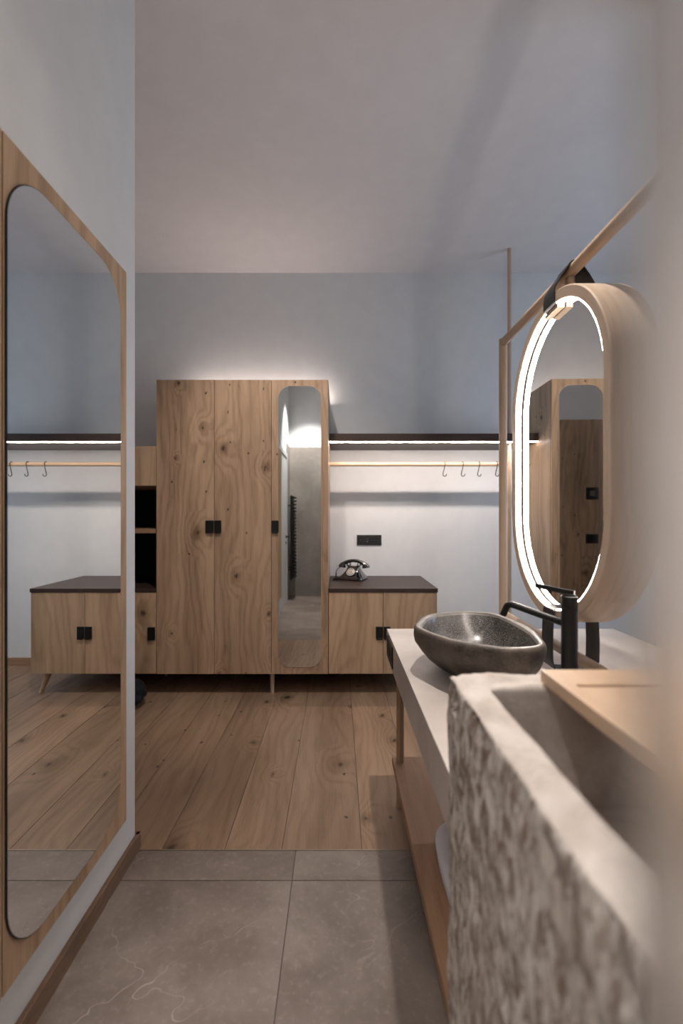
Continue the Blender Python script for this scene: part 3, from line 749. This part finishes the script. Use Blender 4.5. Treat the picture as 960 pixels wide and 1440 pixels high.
# ------------------------------------------------------------------ hewn stone trough
def make_trough():
    TX0, TX1, TY0, TY1, TZ = .200, 1.00, .27, .832, .960
    IX0, IX1, IY0, IY1, IZ = .257, .935, .335, .767, .758
    def span(a, b_, st): n = max(1, round((b_-a)/st)); return [a+(b_-a)*i/n for i in range(n)]
    st = .0085
    xs = span(TX0, IX0, st)+span(IX0, IX1, .014)+span(IX1, TX1, .014)+[TX1]
    ys = span(TY0, IY0, st)+span(IY0, IY1, st)+span(IY1, TY1, st)+[TY1]
    zs = span(0, .3, .02)+span(.3, TZ, st)+[TZ]
    zi = span(IZ, TZ, st)+[TZ]
    bm = bmesh.new(); V = {}
    def v(x, y, z):
        k = (round(x, 5), round(y, 5), round(z, 5))
        if k not in V: V[k] = bm.verts.new((x, y, z))
        return V[k]
    def grid(fn, us, vs_, skip=None, mi=0):
        for i in range(len(us)-1):
            for j in range(len(vs_)-1):
                if skip and skip(us[i], us[i+1], vs_[j], vs_[j+1]): continue
                f = bm.faces.new((v(*fn(us[i], vs_[j])), v(*fn(us[i+1], vs_[j])), v(*fn(us[i+1], vs_[j+1])), v(*fn(us[i], vs_[j+1])))); f.material_index = mi; f.smooth = True
    grid(lambda a, b_: (TX0, a, b_), ys, zs); grid(lambda a, b_: (TX1, a, b_), ys, zs)
    grid(lambda a, b_: (a, TY0, b_), xs, zs); grid(lambda a, b_: (a, TY1, b_), xs, zs)
    e = 1e-4
    grid(lambda a, b_: (a, b_, TZ), xs, ys, lambda x0, x1, y0, y1: x0 > IX0-e and x1 < IX1+e and y0 > IY0-e and y1 < IY1+e, 1)
    ix = [x for x in xs if IX0-e < x < IX1+e]; iy = [y for y in ys if IY0-e < y < IY1+e]
    grid(lambda a, b_: (IX0, a, b_), iy, zi, None, 1); grid(lambda a, b_: (IX1, a, b_), iy, zi, None, 1)
    grid(lambda a, b_: (a, IY0, b_), ix, zi, None, 1); grid(lambda a, b_: (a, IY1, b_), ix, zi, None, 1)
    grid(lambda a, b_: (a, b_, IZ), ix, iy, None, 1)
    bmesh.ops.recalc_face_normals(bm, faces=bm.faces[:])
    if bm.faces[0].normal.x > 0: bmesh.ops.reverse_faces(bm, faces=bm.faces[:])
    orig = {x: x.co.copy() for x in bm.verts}
    for _ in range(3): bmesh.ops.smooth_vert(bm, verts=bm.verts[:], factor=.5, use_axis_x=True, use_axis_y=True, use_axis_z=True)
    bm.normal_update()
    mv = []
    for x in bm.verts:
        o = orig[x]; p = x.co; n = x.normal.copy()
        inside = IX0-e < o.x < IX1+e and IY0-e < o.y < IY1+e and o.z < TZ+e
        if inside: a = .0016*noise.noise(p*20) + .0025*noise.noise(p*6)
        else:
            q = Vector((p.x*70, p.y*72, p.z*34 + p.y*16))
            a = .0034*noise.noise(q) + .005*noise.noise(p*8) + .0016*noise.noise(q*2.1) + .0028*noise.noise(q*.45)
            if o.z > TZ-.05 and o.x < TX0+.02: a += -.010*max(0, noise.noise(Vector((3, p.y*17, p.z*14))))*2.2   # chipped arris
            if o.z > TZ-e: a = a*.45 + .003*noise.noise(p*26) + .0016*noise.noise(p*70) - .004*max(0, noise.noise(p*34)-.25)
            if o.y > TY1-.03 and o.z > TZ-e: a += .003
        mv.append((x, p + n*a))
    for x, p in mv: x.co = p; x.co.z = max(x.co.z, 0)
    for x in bm.verts: x.co.y = min(x.co.y, .846)
    o = link('stone_trough', bm, [M['trough_rough'], M['trough_dressed']], None, recalc=False, origin=(.6, .55, 0))
    tag(o, 'rough-hewn pale stone water trough in the foreground at the counter end', 'trough')
make_trough()

# board lying on the trough
BX0, BX1, BY0, BY1, BZ0, BZ1 = .350, .96, .30, .786, .9635, .984
gy0, gy1, gx0, gx1, gd = .706, .716, .374, .520, .009
bm = bmesh.new()
bm_box(bm, BX0, BX1, BY0, gy0, BZ0, BZ1); bm_box(bm, BX0, BX1, gy1, BY1, BZ0, BZ1)
bm_box(bm, BX0, gx0, gy0, gy1, BZ0, BZ1); bm_box(bm, gx1, BX1, gy0, gy1, BZ0, BZ1); bm_box(bm, gx0, gx1, gy0, gy1, BZ0, BZ1-gd)
o = link('trough_board', bm, M['board'], None, origin=(.65, .55, BZ0))
tag(o, 'pale wooden board with a grip groove lying over the stone trough', 'board')

# folded towel on the low shelf
bm = bmesh.new()
bmesh.ops.create_cube(bm, size=1)
bmesh.ops.subdivide_edges(bm, edges=bm.edges[:], cuts=14, use_grid_fill=True)
ctr = Vector((.46, 1.21, .235)); hs_ = Vector((.165, .275, .045))
for x in bm.verts:
    p = x.co*2; q = Vector((abs(p.x)**1.0, abs(p.y), abs(p.z)))
    ln = (q.x**5 + q.y**5 + q.z**4)**(1/4.6); p = p/ max(ln, 1e-6)
    x.co = Vector((ctr.x + p.x*hs_.x, ctr.y + p.y*hs_.y, ctr.z + p.z*hs_.z)) + Vector((0, 0, .002*noise.noise(p*4)))
    f = math.sin((x.co.z-.19)*2*PI/.045); x.co.x += .0022*f*(1 if p.x > 0 else -1)
zmin = min(x.co.z for x in bm.verts)
for x in bm.verts: x.co.z += .1905-zmin
o = link('folded_towel', bm, M['towel'], None, 80, origin=(ctr.x, ctr.y, .19))
tag(o, 'folded white towel on the low oak shelf under the counter', 'towel')

# black bag by the left cabinet
bm = bmesh.new(); bmesh.ops.create_icosphere(bm, subdivisions=5, radius=1)
for x in bm.verts:
    p = x.co.copy(); q = p.copy()
    k = 1 + .16*noise.noise(q*2.1) + .07*noise.noise(q*6) - .04*abs(noise.noise(q*9))
    z = p.z*.115*k
    x.co = Vector((-1.455 + p.x*.185*k, 2.985 + p.y*.14*k, max(.001, .075+z)))
t = link('black_bag', bm, M['black_cloth'], None, 80, origin=(-1.455, 2.985, 0)); tag(t, 'crumpled black bag on the floor under the left cabinet', 'bag')
bm = bmesh.new(); bm_tube(bm, [(-1.50+.07*math.cos(a*.3), 2.835-.004*math.sin(a*.3), .05+.075*math.sin(a*.3)+.02) for a in range(0, 11)], .004, 8)
h = link('carry_strap', bm, M['black_soft'], t, 60)

# ------------------------------------------------------------------ seen only in the mirrors
# towel radiator
t = thing('towel_radiator', 'tall slim black towel radiator beside the door, seen in the wardrobe mirror', 'radiator', (-.69, -.55, .29))
for y in (-.70, -.44):
    bm = bmesh.new(); bm_box(bm, -.705, -.675, y-.014, y+.014, .30, 1.55, .003); link('upright', bm, M['black'], t)
src = None
for k in range(24):
    z = .335+.0515*k
    if src is None:
        bm = bmesh.new(); bm_tube(bm, [(-.675, -.72, 0), (-.645, -.70, 0), (-.632, -.57, 0), (-.645, -.44, 0), (-.675, -.42, 0)], .009, 10)
        src = o = link('rung', bm, M['black'], t, 50, origin=(-.69, -.55, 0))
    else: o = src.copy(); COL.objects.link(o); o.parent = t
    o.location = Vector((0, 0, z-.29))
for y in (-.70, -.44):
    for z in (.45, 1.40):
        bm = bmesh.new(); bm_tube(bm, [(XL+.012, y, z), (-.705, y, z)], .009, 10); link('wall_bracket', bm, M['black'], t, 40)
# oak panelling on the end of the partition
t = thing('wall_panelling', 'knotty oak panelling with a small hatch, seen in the oval mirror', 'panelling', (-1.5, YE, 0))
bm = bmesh.new(); bm_box(bm, XO+.002, -.975, YE+.0005, YE+.022, .842, 2.205, .001); bm_box(bm, -.973, -.769, YE+.0005, YE+.022, .001, 2.205, .001)
link('panel', bm, M['oak'], t)
bm = bmesh.new(); bm_box(bm, -1.50, -.976, YE+.0005, YE+.022, .01, .839, .001); link('hatch', bm, M['oak'], t)
bm = bmesh.new(); bm_box(bm, XO+.002, -1.503, YE+.0005, YE+.022, .001, .839, .001); link('lower_panel', bm, M['oak'], t)
t = thing('wall_switch', 'square black wall switch, upper of two plates seen in the oval mirror', 'switch', (-1.08, YE+.022, 1.47))
bm = bmesh.new(); bm_box(bm, -1.14, -1.02, YE+.0225, YE+.031, 1.41, 1.53, .003); link('cover', bm, M['black'], t)
bm = bmesh.new(); bm_box(bm, -1.105, -1.055, YE+.031, YE+.034, 1.445, 1.495, .002); link('rocker', bm, M['grey_plastic'], t)
t = thing('wall_outlet', 'black wall outlet, lower of two plates seen in the oval mirror', 'outlet', (-1.08, YE+.022, 1.02))
bm = bmesh.new(); bm_box(bm, -1.14, -1.02, YE+.0225, YE+.031, .975, 1.065, .003); link('cover', bm, M['black'], t)
bm = bmesh.new(); bm_box(bm, -1.125, -1.035, YE+.031, YE+.033, .99, 1.05, .002); link('insert', bm, M['black_soft'], t)

# ------------------------------------------------------------------ frosted screen beside the camera
bm = bmesh.new(); bm_box(bm, .0342, 1.28, .048, .054, .012, 2.3, .0008)
o = link('frosted_screen', bm, M['frosted'], None, origin=(.6, .05, .012)); tag(o, 'out-of-focus frosted glass shower screen along the right edge, close to the viewer', 'glass screen')
bm = bmesh.new(); bm_box(bm, .0342, 1.28, .043, .059, .0005, .0118, .001); link('floor_channel', bm, M['black'], o)

for o in bpy.data.objects:
    if '_w' in o: del o['_w']
